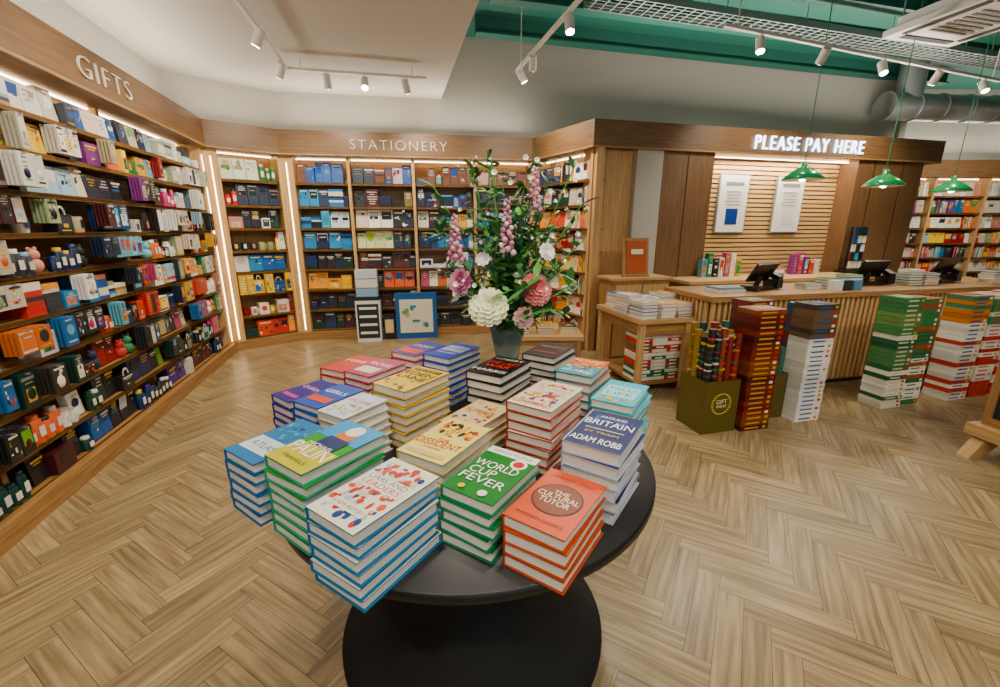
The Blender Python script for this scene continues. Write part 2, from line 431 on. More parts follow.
# gift wall
NB = 4
L = shelving('gift_shelving', P0, P1, NB, levels=LG, wide=(NB,), inset=.16)
m = MB(); m.M = frame(P0, P1)[0]
pg = [[DARK+['#4a3080', '#d8d4cc'], DARK+BLUES[:4]], [DARK+PALE, GREENS+DARK, DARK+MIX], [GREENS+DARK, DARK+WARM, MIX], [BLUES+PALE, MIX, DARK+WARM], [WARM+PALE, MIX, BLUES+PALE], [DARK+['#c0c0bc'], MIX, PALE],
      [DARK+BLUES, PALE+DARK, MIX], [PALE+DARK, BLUES+PALE, MIX], [PALE+DARK, MIX+WARM, PALE], [BLUES+PALE, WARM+PALE, PALE, GREENS+DARK]]
ty = [['box', 'face', 'tin', 'face'], ['hang', 'box', 'bag', 'tin', 'face'], ['hang', 'box', 'plush', 'hang', 'face'], ['hang', 'box', 'tin', 'hang'], ['hang', 'hang', 'box', 'stack'], ['hang', 'hang', 'plush', 'box', 'tin'], ['hang', 'box', 'mug', 'hang', 'bag'], ['face', 'hang', 'box', 'tin'], ['face', 'box', 'hang', 'mug'], ['face', 'box', 'stack']]
bw = L/12
for i in range(12):
    for k, z in enumerate(LG):
        fill(m, i*bw+(.02 if i % 3 == 0 else 0), (i+1)*bw-(.165 if i == 11 else .02 if i % 3 == 2 else 0), z, hg[k], R.choice(pg[k]), ty[k], -.005)
m.build('gift_merchandise')

L = shelving('gift_shelving', P1, P2, 1, wide=(0,))
m = MB(); m.M = frame(P1, P2)[0]
for k, z in enumerate(LV):
    fill(m, .17, L-.05, z, hm[k], [DARK+WARM, PALE+WARM, ['#ecb828', '#17181c', '#f0c840', '#2a6ab0'], ['#2a5a98', '#e8e4da', '#3f80b0', '#17181c'], WARM+PALE, DARK+PALE, WARM+DARK, ['#6a8a4a', '#d8e0c0', '#3f6a48', '#c8a888']][k], [['face', 'box'], ['mug', 'box', 'face'], ['hang', 'bag', 'hang'], ['face', 'face'], ['mug', 'face', 'tin'], ['box', 'face'], ['face', 'box', 'tin'], ['tin', 'face']][k], .0)
m.build('gift_merchandise')

L = shelving('stationery_shelving', P2, P3, 4, wide=(0,))
m = MB(); m.M = frame(P2, P3)[0]
ps = [[DARK, DARK+BLUES], [DARK, DARK+['#e8e4da']], [['#f0b820', '#1a5fb8', '#f8a020'], ['#ee5a20', '#17181c', '#1a5fb8'], MIX], [DARK, DARK+PALE, BLUES], [['#1a3a70', '#17223f', '#2080b8'], ['#a0c030', '#3a9a50', '#17223f', '#d0d8a0'], BLUES], [BLUES+DARK, DARK+PALE, MIX], [BLUES+DARK, DARK+['#6a602f']], [['#4fa098', '#6a4434', '#2858a0'], ['#7a4a30', '#24488a', '#1c2a3c', '#c898a0']]]
for i in range(4):
    for k, z in enumerate(LV):
        fill(m, i*L/4+(.17 if i == 0 else .03), (i+1)*L/4-.03, z, hm[k], ps[k][i % len(ps[k])], ['face', 'face', 'stack', 'box'], .01)
m.build('stationery_merchandise')
m = MB(); m.M = frame(P2, P3)[0]
m.box((1.02, -.17, .3), (.34, .2, .6), '#e8e6e0'); m.box((1.02, -.272, .3), (.3, .004, .5), '#20242c')
for j in range(4): m.box((1.02, -.276, .13+j*.12), (.24, .004, .035), '#e8e6e0')
m.box((1.02, -.17, .62), (.34, .2, .04), '#1c1e26')
for j in range(3): m.box((1.02, -.15, .71+j*.13), (.3, .14, .12), ['#8fb0c8', '#dcdcd4', '#c8d4dc'][j])
m.build('boxed_gift_display')
m = MB(); m.M = frame(P2, P3)[0]
m.box((1.7, -.15, .34), (.6, .08, .68), '#1a5a9a'); m.box((1.7, -.192, .34), (.48, .006, .5), '#e6e0c8')
for j in range(9): m.box((1.7+U(-.18, .18), -.197, .34+U(-.18, .18)), (U(.04, .12), .003, U(.03, .08)), R.choice(['#3f8fae', '#7fae8a', '#c8b070']))
m.box((1.3, -.15, .2), (.16, .08, .36), '#12141a'); m.box((1.3, -.192, .2), (.12, .004, .2), '#d8c48a')
m.build('map_gift_box')

L = shelving('book_shelving', P3, P4, 1)
m = MB(); m.M = frame(P3, P4)[0]
for k, z in enumerate(LV):
    fill(m, .05, L-.05, z, hm[k], [WARM+PALE, WARM, WARM+PALE, ['#f8c828', '#f2ead0', '#ee5a20'], PALE+WARM, ['#f09020', '#e8401a', '#f4ead2'], PALE+DARK, WARM+DARK][k], ['spines', 'face', 'face'], .01)
m.build('paperback_books')

L = shelving('book_shelving', P6, P7, 4)
m = MB(); m.M = frame(P6, P7)[0]
for i in range(4):
    for k, z in enumerate(LV): fill(m, i*L/4+.03, (i+1)*L/4-.03, z, hm[k], R.choice([PALE+WARM, MIX, PALE]), ['face', 'spines', 'face'], .02)
m.build('paperback_books')

# fascia header
m = MB(); strip(m, [P0, P1, P2, P3, P4, P5], -.07, .3, TOP, 2.85, '#fff', BROWN)
strip(m, [P0, P1, P2, P3, P4, P5], -.085, -.07, TOP, TOP+.02, '#fff', OAK)
m.build('trim_fascia')
m = MB(); strip(m, [(P6[0]-.3, P6[1]), P7], -.07, .3, TOP, 2.85, '#fff', BROWN)
m.build('trim_fascia')

def sign(name, a, b, u, z, txt, width, h, mat, off=-.078, ex=.006, thin=.004):
    m = MB(); m.M = frame(a, b)[0]
    m.text(txt, Matrix.Translation((u, off, z)) @ RX90, '#fff', mat, width, .2, ex, h, thin, 1.2); m.build(name)
ug = (3.75+1.2)/math.cos(math.atan(.27))
sign('gifts_sign', P0, P1, ug-.08, 2.7, 'GIFTS', .68, .135, LETTER)
sign('stationery_sign', P2, P3, 1.58, 2.69, 'STATIONERY', 1.3, .12, LETTER)
sign('please_pay_here_sign', P4, P5, 3.14, 2.69, 'PLEASE PAY HERE', 1.82, .165, SIGN, -.09, .012, .002)

# ------------------------------------------------------------ pay area back
M45, L45 = frame(P4, P5)
m = MB(); m.M = M45
m.box((.05, .1, TOP/2), (.1, .36, TOP), '#fff', LIGHTOAK); m.build('trim_pilaster')
m = MB(); m.M = M45; m.box((.74, .12, TOP/2), (.36, .34, TOP), '#fff', WALLM); m.build('wall_column')
m = MB(); m.M = M45
m.box((.33, .08, TOP/2), (.46, .04, TOP), '#fff', LIGHTOAK)
m.box((1.31, .12, TOP/2), (.76, .3, TOP), '#fff', BROWN)
m.box((4.72, .12, TOP/2), (1.25, .3, TOP), '#fff', BROWN)
for u in (1.3, 4.4, 4.95):
    m.box((u, -.034, TOP/2), (.008, .006, TOP), '#3a2412')
m.build('wall_wood_panelling')
m = MB(); m.M = M45
m.box((2.9, .3, TOP/2), (2.5, .03, TOP), '#7a5430', MATTE)
for i in range(26): m.box((2.9, .265, .93+i*.062), (2.45, .04, .044), '#fff', SLAT)
m.box((2.9, .1, TOP-.02), (2.3, .03, .012), '#fff', LED)
m.build('wall_slatted')
for u, cc in ((2.25, '#24408a'), (3.22, '#dcdcd8')):
    m = MB(); m.M = M45
    m.box((u, .215, 1.93), (.5, .02, .8), '#b8b8b4', METAL); m.box((u, .2, 1.93), (.46, .012, .76), '#f1f0ea')
    m.box((u, .193, 2.2), (.3, .003, .05), '#888078'); m.box((u, .193, 1.76), (.2, .003, .22), cc)
    for j in range(5): m.box((u, .19, 2.1-j*.045), (.26-.02*(j % 3), .002, .012), '#9a968e')
    m.build('notice_board')
m = MB(); m.M = M45
m.box((2.95, -.32, .46), (3.6, .5, .92), '#fff', OAK); m.box((2.95, -.32, .94), (3.7, .54, .04), '#fff', LIGHTOAK)
for i in range(6): m.box((1.35+i*.64, -.575, .45), (.6, .01, .84), '#fff', LIGHTOAK)
m.build('back_counter')
m = MB(); m.M = M45
for i in range(12):
    u = 1.6+i*.09 if i < 7 else 3.1+(i-7)*.1
    h = U(.16, .32); m.box((u, -.15, .96+h/2), (.075, .08, h), vary(R.choice(MIX)))
    art(m, u, -.192, .96+h/2, .07, h, 0, MIX)
for i in range(5): m.box((2.6, -.25, .975+i*.025), (.3, .22, .024), vary(R.choice(PALE)))
m.build('counter_merchandise')
m = MB(); m.M = M45
m.box((4.12, -.2, .98), (.3, .25, .04), '#222', DARKPL)
for s in (-.12, .12): m.box((4.12+s, -.2, 1.3), (.015, .03, .64), '#222', DARKPL)
for k in range(5):
    m.box((4.12, -.22, 1.03+k*.12), (.26, .1, .008), '#222', DARKPL)
    for j in range(3): m.box((4.04+j*.08, -.24, 1.085+k*.12), (.065, .02, .1), vary(R.choice(BLUES+DARK)))
m.build('magazine_rack')

# ------------------------------------------------------------ sales counter
C0 = (1.97, 3.93); C1 = (6.2, 4.87)
MC, LC = frame(C0, C1)
m = MB(); m.M = MC
m.box((LC/2, .36, .48), (LC-.04, .62, .88), '#6a4524', MATTE); m.box((LC/2, .38, .04), (LC-.1, .6, .08), '#2a1c10', MATTE)
n = int(LC/.062)
for i in range(n+1): m.box((.03+i*.062, .035, .5), (.034, .03, .86), '#fff', LIGHTOAK)
for i in range(10): m.box((.0, .09+i*.062, .5), (.03, .034, .86), '#fff', LIGHTOAK)
m.box((LC/2, .36, .965), (LC+.06, .76, .05), '#fff', OAK)
m.build('sales_counter')
def till(u, v, yaw):
    m = MB(); m.M = MC @ Matrix.Translation((u, v, .9905)) @ Matrix.Rotation(yaw, 4, 'Z') @ Matrix.Scale(.88, 4)
    m.box((0, .02, .02), (.26, .24, .04), '#fff', DARKPL); m.cyl((0, .04, .03), (0, .0, .16), .03, '#fff', DARKPL)
    m.box((0, -.02, .2), (.36, .025, .24), '#fff', DARKPL, 0, .55); m.box((0, -.02+.011, .206), (.33, .01, .21), '#26303a', GLOSS, 0, .55)
    m.box((.24, .0, .06), (.1, .18, .1), '#fff', DARKPL); m.box((.24, -.03, .14), (.08, .12, .06), '#333', DARKPL, 0, .4)
    m.box((-.22, -.08, .03), (.08, .14, .05), '#222', DARKPL, .2); m.build('cash_register')
till(.8, .35, .2); till(2.3, .42, -.1); till(3.35, .42, .1)
def flat_stack(name, M, n, w, d, th, cols, hasart=True):
    m = MB(); m.M = M; z = 0
    for i in range(n):
        c = vary(R.choice(cols), .1); t = th*U(.85, 1.15); y = U(-.05, .05); dx, dy = U(-.006, .006), U(-.006, .006)
        m.box((dx, dy, z+.0015), (w, d, .003), c, None, y)
        m.box((dx, dy, z+t/2), (w-.012, d-.012, t-.005), '#e9e2d2', MATTE, y)
        m.box((dx, dy, z+t-.0025), (w, d, .003), c, None, y)
        z += t
    if hasart:
        for j in range(4): m.box((U(-.2, .2)*w, d*(.32-.2*j), z+.0005), (w*U(.2, .6), d*.08, .001), R.choice(['#f2ead8', '#1c1e26', '#d8b050']))
    m.build(name)
for u, v, n in ((1.62, .3, 4), (1.85, .28, 5), (2.72, .3, 6), (2.95, .3, 5), (3.8, .2, 6), (4.05, .3, 4), (1.35, .3, 2)):
    flat_stack('book_stack', MC @ Matrix.Translation((u, v, .991)), n, .2, .15, .028, ['#3f7f4a', '#d8b850', '#d8d4c8', '#a84a30', '#2f5f8a'])
m = MB(); m.M = MC
for a in range(3):
    m.box((1.5+a*.12, .12, 1.04), (.1, .08, .1), ['#e8e8e4', '#222a30', '#5a90b0'][a])
m.box((.35, .3, 1.005), (.3, .22, .03), '#d8d8d4'); m.box((.35, .3, 1.03), (.28, .2, .02), '#7a8a90')
m.build('counter_leaflets')

# display desk left of counter
D0 = (1.33, 3.97); MD, _ = frame(D0, (D0[0]+.97, D0[1]+.24))
m = MB(); m.M = MD
m.box((.29, .45, .74), (.6, .92, .045), '#fff', LIGHTOAK); m.box((.29, .45, .66), (.52, .84, .12), '#fff', OAK)
for a in (.04, .54):
    for b in (.04, .86): m.box((a, b, .36), (.055, .055, .72), '#fff', LIGHTOAK)
m.box((.29, .45, .1), (.5, .8, .03), '#fff', OAK); m.build('display_desk')
for a, b, n in ((.1, .14, 5), (.3, .14, 4), (.5, .16, 4), (.1, .42, 6), (.31, .42, 5), (.5, .44, 6), (.14, .7, 5), (.42, .7, 4)):
    flat_stack('book_stack', MD @ Matrix.Translation((a, b, .7635)) @ Matrix.Rotation(.1, 4, 'Z'), n, .17, .23, .032, ['#e6e6e0', '#8cc0d8', '#d8a880', '#2f5f9a', '#e8e0d0'])
m = MB(); m.M = MD
for k in range(13):
    for j in range(3):
        c = vary(R.choice(['#24704a', '#e4e0d0', '#e4e0d0', '#b83a30'])); m.box((.12+j*.165, .2, .135+k*.036), (.16, .24, .033), c)
        m.box((.12+j*.165, .078, .135+k*.036), (.08, .003, .014), '#f2ead8')
m.build('book_pile')
m = MB(); m.M = MD @ Matrix.Translation((.28, 1.1, 0))
m.box((.4, .2, .5), (.75, .36, 1.0), '#fff', OAK); m.box((.4, .2, 1.01), (.8, .4, .03), '#fff', LIGHTOAK)
for i in range(2): m.box((.22+i*.36, .012, .5), (.34, .01, .88), '#fff', LIGHTOAK)
m.build('wooden_cabinet')
m = MB(); m.M = MD @ Matrix.Translation((.64, 1.25, 1.026))
m.box((0, 0, .23), (.34, .03, .46), '#fff', OAK, 0, -.12); m.box((0, -.02, .24), (.27, .006, .38), '#b0542c', None, 0, -.12)
m.box((0, -.03, .3), (.16, .004, .06), '#efe0c0', None, 0, -.12); m.box((0, -.015, .16), (.14, .004, .1), '#5a2814', None, 0, -.12)
m.box((0, .1, .15), (.03, .2, .02), '#fff', OAK, 0, .9); m.box((0, -.03, .012), (.34, .08, .024), '#fff', OAK)
m.build('framed_poster')

# book towers before the counter
def tower(x, y, w, d, h, cols, spine, name='book_tower', topc=None):
    m = MB(); m.M = Matrix.Translation((x, y, 0)) @ Matrix.Rotation(math.atan(.25), 4, 'Z')
    z = 0
    while z < h:
        t = U(.036, .046)
        top = topc and z > h*.72
        c = vary(R.choice(topc if top else cols), .15); dx = U(-.005, .005)
        m.box((dx, 0, z+t/2), (w, d, t-.002), '#e9e2d2', MATTE); m.box((dx, -.002, z+.002), (w+.004, d+.004, .004), c); m.box((dx, -.002, z+t-.003), (w+.004, d+.004, .004), c)
        m.box((dx, -d/2, z+t/2), (w, .006, t-.003), c); m.box((dx-w/2, 0, z+t/2), (.006, d, t-.003), c)
        m.box((dx-w*.1, -d/2-.004, z+t/2), (w*.5, .002, t*.28), spine); m.box((dx+w*.35, -d/2-.004, z+t/2), (w*.12, .002, t*.5), R.choice(['#c8a040', '#f0e8d8', '#b83028']))
        z += t
    m.box((0, 0, z+.001), (w, d, .002), R.choice(topc or cols)); m.box((0, -.01, z+.003), (w*.6, d*.3, .002), spine); m.box((0, d*.3, z+.003), (w*.4, d*.12, .002), spine)
    m.build(name)
tower(2.06, 3.33, .27, .2, .98, ['#5a1c18', '#74281c', '#421814', '#7a4020'], '#c89850')
tower(2.14, 3.6, .24, .2, 1.0, ['#3a2018', '#6a2a20'], '#b89060')
tower(2.61, 3.5, .25, .19, 1.0, ['#e6e2d8', '#f0ece2', '#dcdcd8'], '#3a5a8a', topc=['#3a3230', '#6a5038', '#7a6048'])
tower(2.72, 3.76, .24, .18, .95, ['#2a4a6a', '#7a3020'], '#e8e0d0')
tower(3.57, 3.78, .23, .2, 1.0, ['#2a6040', '#e4e4d4', '#4a7a4a', '#e8e4d0'], '#d8d0b0', topc=['#3f7a4a', '#6a9050'])
tower(3.83, 3.88, .22, .2, .98, ['#f0ece2', '#b8402a', '#2a6040'], '#3f7a4a', topc=['#3f7a4a', '#b8402a'])
tower(4.38, 3.98, .25, .2, 1.0, ['#e8e4d8', '#d8dcd8', '#f2eee4', '#c8402a'], '#3a4a7a', topc=['#c87a2a', '#4a7a5a'])
tower(4.67, 4.06, .25, .2, .98, ['#f0ece2', '#b83a30', '#e4e0d8'], '#c03a30', topc=['#4a8a5a', '#e8e4d8'])
tower(5.0, 4.16, .3, .2, .98, ['#b03028', '#e4e0d8', '#c84a30'], '#222222')
# gift wrap bin
m = MB(); m.M = Matrix.Translation((1.72, 3.33, 0)) @ Matrix.Rotation(.25, 4, 'Z')
OL = '#544a1c'
for a, b, w, d in ((0, -.15, .32, .012), (0, .15, .32, .012), (-.155, 0, .012, .3), (.155, 0, .012, .3)): m.box((a, b, .22), (w, d, .44), OL)
m.box((0, 0, .01), (.31, .3, .02), OL)
for i in range(28):
    a = i*math.pi/14; m.box((.085*math.cos(a), -.158, .25+.085*math.sin(a)), (.02, .003, .006), '#d8c060', None, 0, 0)
m.text('GIFT', Matrix.Translation((0, -.159, .27)) @ RX90, '#e8dca0', MATTE, .1, .05); m.text('WRAP', Matrix.Translation((0, -.159, .23)) @ RX90, '#e8dca0', MATTE, .1, .05)
for i in range(5):
    for j in range(4):
        c = vary(R.choice(['#1c3a3a', '#7a2018', '#8a7030', '#2a5a4a', '#181818', '#8a4028', '#181818'])); x, y = -.12+i*.06, -.1+j*.066
        m.cyl((x, y, .03), (x+U(-.01, .01), y+U(-.01, .01), U(.78, .88)), .028, c, PRINT, 10)
        for q in range(7): m.cyl((x, y, .47+q*.05), (x, y, .47+q*.05+U(.006, .018)), .0292, vary(R.choice(['#c8a040', '#a83020', '#c8c0b0', '#206050', '#303030'])), PRINT, 10)
m.build('gift_wrap_bin')
m = MB(); m.M = Matrix.Translation((2.37, 3.56, 0)) @ Matrix.Rotation(.25, 4, 'Z')
for a, b, w, d in ((0, -.09, .16, .01), (0, .09, .16, .01), (-.08, 0, .01, .18), (.08, 0, .01, .18)): m.box((a, b, .2), (w, d, .4), OL)
m.box((0, 0, .01), (.16, .18, .02), OL)
for i in range(4): m.cyl((-.035+(i % 2)*.07, -.04+(i//2)*.08, .02), (-.035+(i % 2)*.07, -.04+(i//2)*.08, .62), .025, vary(R.choice(['#b04a28', '#2a6a5a', '#c8a040'])))
m.build('waste_bin')

# right-hand display cabinet
m = MB(); m.M = Matrix.Translation((4.12, 2.52, 0)) @ Matrix.Rotation(.12, 4, 'Z')
for sy in (-.38, .38):
    m.mesh([(-.72, sy-.04, 0), (-.6, sy-.04, 0), (-.6, sy+.04, 0), (-.72, sy+.04, 0), (-.6, sy-.04, .16), (-.42, sy-.04, .16), (-.42, sy+.04, .16), (-.6, sy+.04, .16)],
           [[0, 3, 2, 1], [4, 5, 6, 7], [0, 1, 5, 4], [1, 2, 6, 5], [2, 3, 7, 6], [3, 0, 4, 7]], '#fff', LIGHTOAK)
    m.box((.55, sy, .08), (.1, .08, .16), '#fff', LIGHTOAK)
m.box((0, 0, .19), (1.3, .92, .08), '#fff', LIGHTOAK); m.box((0, 0, .26), (1.16, .84, .06), '#fff', OAK)
for a in (-.56, .56):
    for b in (-.4, .4): m.box((a, b, .68), (.045, .045, .82), '#fff', OAK)
m.box((-.56, 0, .68), (.012, .76, .8), '#24302e', GLOSS)
m.box((0, 0, 1.1), (1.2, .88, .04), '#fff', LIGHTOAK)
for zz in (.53, .81): m.box((0, 0, zz), (1.1, .8, .02), '#fff', OAK)
for i in range(8):
    for j in range(4):
        for zz in (.29, .54, .82):
            h = U(.12, .2); m.box((-.46+i*.135, -.3+j*.2, zz+h/2), (.11, .15, h), vary(R.choice(PALE+DARK+DARK)))
m.build('display_cabinet')
for i in range(4): flat_stack('book_stack', Matrix.Translation((3.85+i*.2, 2.52+i*.03, 1.121)), 4, .16, .23, .03, MIX)

# low wooden table behind the flowers
m = MB(); m.M = Matrix.Translation((.5, 4.7, 0))
m.box((0, 0, .46), (.8, .5, .04), '#fff', LIGHTOAK); m.box((0, 0, .41), (.72, .42, .08), '#fff', OAK)
for a in (-.35, .35):
    for b in (-.2, .2): m.box((a, b, .22), (.05, .05, .44), '#fff', OAK)
m.build('low_display_table')
for i in range(3): flat_stack('book_stack', Matrix.Translation((.25+i*.25, 4.7, .481)), 3, .18, .24, .03, ['#f0c040', '#3a2a1c', '#d89a3a'])

# ------------------------------------------------------------ round table
TX, TY, TZ = -.11, 1.475, .78
m = MB()
m.lathe([(.53, 0), (.53, .025), (.47, .06), (.39, .15), (.32, .28), (.28, .42), (.26, .56), (.27, .735)], (TX, TY, 0), '#fff', MBLACK, 72)
m.lathe([(.62, .74), (.66, .745), (.665, .75), (.665, .772), (.66, .78), (.0, .78)], (TX, TY, 0), '#fff', BLACK, 96)
m.build('round_display_table')

YAW = math.radians(57-90)
def bstack(x, y, n, th, board, cover, arts, w=.16, h=.246, dy=0, page='#efe9db'):
    m = MB(); z = TZ+.0005
    for i in range(n):
        last = i == n-1; yaw = YAW+math.radians(dy)+U(-.045, .045); dx, dyy = U(-.005, .005), U(-.005, .005)
        m.M = Matrix.Translation((x+dx, y+dyy, z)) @ Matrix.Rotation(yaw, 4, 'Z')
        t = th*U(.93, 1.07); bt = .0032; bc = vary(board, .08)
        m.box((0, 0, bt/2), (w, h, bt), bc, GLOSS)
        m.box((0, 0, t-bt/2-.0006), (w, h, bt), bc, GLOSS, ctop=cover)
        m.box((-w/2+.002, 0, t/2), (.004, h, t-.001), bc, GLOSS)
        m.box((-.002, 0, t/2), (w-.010, h-.010, t-2*bt-.001), page, MATTE)
        for q in range(3): m.box((-.002, 0, t*(.3+.2*q)), (w-.0092, h-.0092, .0008), '#cfc6b2', MATTE)
        z += t
        if last:
            zz = t+.0002
            for k, a in enumerate(arts):
                zk = zz+.0003*(k+1)
                if a[0] == 'r': m.quad([(a[1]*w-a[3]*w/2, a[2]*h-a[4]*h/2, zk), (a[1]*w+a[3]*w/2, a[2]*h-a[4]*h/2, zk), (a[1]*w+a[3]*w/2, a[2]*h+a[4]*h/2, zk), (a[1]*w-a[3]*w/2, a[2]*h+a[4]*h/2, zk)], a[5], GLOSS)
                elif a[0] == 'd': m.disc((a[1]*w, a[2]*h, zk), a[3]*w, a[4], GLOSS)
                elif a[0] == 't': m.text(a[1], Matrix.Translation((a[2]*w, a[3]*h, zk)), a[6], GLOSS, a[4]*w, .05, 0, a[5]*h)
                elif a[0] == 's':
                    for _ in range(a[1]):
                        px, py = U(-.4, .4)*w, U(a[2], a[3])*h; m.disc((px, py, zk+U(0, .0002)), U(.02, .07)*w, R.choice(a[4]), GLOSS, 7, 'z', U(.02, .09)*w)
    return m.build('book_stack')
def T(s, v, wd, ht, c, u=0): return ('t', s, u, v, wd, ht, c)
bstack(.145, .957, 4, .037, '#b84004', '#cc4400', [('d', 0, 0, .4, '#241408'), ('d', 0, 0, .375, '#7a4026'), T('THE', .11, .25, .055, '#f6ead0'), T('CULTURAL', .03, .68, .08, '#f6ead0'), T('TUTOR', -.07, .5, .08, '#f6ead0'), T('FORTY-NINE LESSONS', .37, .76, .035, '#30180c'), T('SHEEHAN QUIRKE', -.38, .76, .04, '#30180c')], w=.168, h=.252)
bstack(-.022, 1.05, 5, .035, '#28805a', '#107024', [('r', 0, .42, 1, .14, '#dfe8de'), T('SIMON KUPER', .42, .8, .05, '#1f5a2c'), ('d', .26, .26, .15, '#f2f2ec'), ('d', .26, .26, .1, '#c03028'), T('WORLD', .1, .84, .13, '#f6f4ea', -.03), T('CUP', -.055, .5, .13, '#f6f4ea', -.15), T('FEVER', -.21, .84, .13, '#f6f4ea'), ('d', .2, -.4, .08, '#e8e0d0'), ('d', -.2, -.4, .06, '#e0c060')], w=.164, h=.25)
bstack(-.305, .918, 6, .035, '#34709c', '#e4e0d4', [('s', 130, -.42, .42, ['#c02a20', '#c8c2b8', '#1a4078', '#a8b8c8', '#b8342a', '#d08070']), ('r', 0, .1, .84, .2, '#e6e2d6'), T('LIARS AND', .15, .74, .07, '#1a3068'), T('LEADERS', .06, .74, .07, '#b82a20'), ('r', 0, -.3, .66, .1, '#e6e2d6'), T('A NEW HISTORY', -.3, .6, .045, '#202020')], w=.174, h=.264)
bstack(-.485, 1.09, 7, .034, '#5a9c80', '#3f8f3a', [('r', 0, .3, 1, .4, '#5098d0'), ('r', 0, -.3, 1, .4, '#c0b808'), ('d', .05, .22, .2, '#c89070'), ('r', .05, .02, .5, .24, '#142c60'), ('d', .05, .34, .17, '#e8e4dc'), T('MICHAEL', -.08, .6, .06, '#f8f6ea'), T('PALIN', -.2, .9, .17, '#ffffff'), T('TRAVELS', -.38, .6, .05, '#1f5a3a')], w=.174, h=.264)
bstack(-.672, 1.187, 6, .033, '#2a6498', '#2070a8', [('r', 0, -.2, .9, .3, '#d0dcde'), T('ATLAS', -.2, .7, .1, '#1f3a7a'), ('s', 24, .0, .42, ['#7ab4d0', '#1f4f7a'])])
bstack(-.165, 1.228, 5, .038, '#c0b088', '#ecdc9c', [('s', 46, .05, .45, ['#c82a18', '#2a2420', '#d8a840', '#c87830']), T('THE', -.05, .25, .06, '#b81008'), T('DISSIDENT', -.15, .92, .13, '#b81008'), ('r', 0, -.4, .8, .08, '#c8b890'), T('A NOVEL', -.27, .4, .04, '#302820')], w=.174, h=.26)
bstack(-.085, 1.508, 4, .036, '#b8a080', '#d8c8a8', [('s', 30, -.4, .4, ['#b83a28', '#d8a840', '#2a4a6a']), T('SUMMER', .1, .8, .12, '#a82a1a')])
bstack(-.355, 1.63, 7, .035, '#b8941c', '#e4bc08', [('s', 24, -.45, .1, ['#a8780a', '#5a3a10', '#d8c860']), ('r', 0, .36, .8, .1, '#2a2412'), T('IVES FORD', .36, .7, .06, '#f0d860'), T('EDEN', .18, .84, .14, '#20180a'), T('LANE', .0, .84, .14, '#20180a')], w=.176, h=.256)
bstack(-.235, 2.04, 7, .034, '#1a409c', '#1038b4', [('r', 0, .1, .8, .35, '#b8c8e0'), T('THE', .3, .2, .05, '#fff'), T('PRINCESS', .12, .75, .09, '#20307a'), T('HISTORY', -.2, .7, .08, '#ffffff')])
bstack(.0, 1.775, 7, .035, '#1a1a1c', '#0c0c0e', [T('ROBERT', .36, .8, .09, '#e8e4dc'), T('THE LAST', .14, .9, .14, '#e03020'), T('WAR', -.05, .7, .14, '#e03020'), T('HARRIS', -.3, .9, .12, '#e8e4dc')], w=.174, h=.256)
bstack(.25, 2.06, 7, .034, '#222226', '#1c1c22', [T('NIGHT', .2, .8, .12, '#d8a040'), ('r', 0, -.2, .7, .1, '#a82a20')], w=.17, h=.25)
bstack(.375, 1.84, 6, .036, '#186474', '#dc6414', [('r', 0, -.25, 1, .5, '#1088a0'), ('s', 34, -.4, .3, ['#e0b850', '#b03020', '#1a3a5a', '#e4dac2']), T('RETURN', .33, .8, .1, '#fff8e8'), T('ISLAND', -.3, .8, .1, '#fff8e8')], w=.168)
bstack(.165, 1.45, 7, .034, '#a83a30', '#e0d6c2', [('s', 90, -.3, .4, ['#c83a28', '#1a4a8a', '#d8a030', '#d8ccb4', '#982018']), ('r', 0, .2, .84, .16, '#e8e0d0'), T('THE LONDON', .2, .76, .09, '#b01a10'), T('CONSPIRACY', -.38, .86, .1, '#b01a10')], w=.176, h=.262)
bstack(.322, 1.198, 6, .037, '#b8bccc', '#0a1a54', [('s', 26, .2, .42, ['#24387a', '#7080b0', '#4a5a90']), T('AROUND', .34, .5, .06, '#ffffff'), T('BRITAIN', .16, .88, .15, '#ffffff'), ('r', 0, -.03, .7, .02, '#c8ccd8'), T('BY TRAIN', -.13, .6, .05, '#e0c060'), T('ADAM ROBB', -.34, .88, .13, '#ffffff')], w=.172, h=.253)
bstack(.475, 1.565, 6, .034, '#68a8b0', '#50b8cc', [('r', 0, .0, .8, .5, '#b4dcdc'), T('TALES', .1, .7, .12, '#1f6a8a'), T('LIFE', -.1, .6, .12, '#1f6a8a'), ('s', 12, -.45, -.28, ['#e8b040', '#2f7a8a'])])
bstack(-.785, 1.625, 6, .032, '#4a2e88', '#2c2074', [T('QUEEN', .1, .8, .12, '#e8c0d8'), ('r', 0, -.3, .7, .1, '#c04a90')], w=.14, h=.215, dy=-3)
bstack(-.655, 1.535, 7, .03, '#2850a4', '#1e48a8', [T('GIRLS', .15, .8, .12, '#ffffff'), ('r', 0, -.2, .8, .2, '#d84a2a')], w=.14, h=.215)
bstack(-.525, 1.445, 6, .034, '#d8d4ca', '#cfd8de', [T('HOME', .15, .8, .12, '#c02a18'), ('s', 20, -.4, .0, ['#7fa0b8', '#d8a030'])], w=.14, h=.2)
bstack(-.70, 1.93, 6, .034, '#a82018', '#c02410', [T('FIRE', .15, .8, .14, '#ffe8c0')], w=.156, h=.23, dy=4)
bstack(-.56, 1.85, 7, .032, '#a02050', '#b02454', [T('ROSE', .15, .8, .14, '#ffe8e8'), ('r', 0, -.2, .7, .3, '#d8d0c0')], w=.156, h=.23)
bstack(-.41, 2.09, 7, .034, '#c03018', '#1e3c9c', [T('STORM', .15, .8, .14, '#ffe8c0'), ('r', 0, -.25, .8, .3, '#d8321a')], w=.156, h=.23)

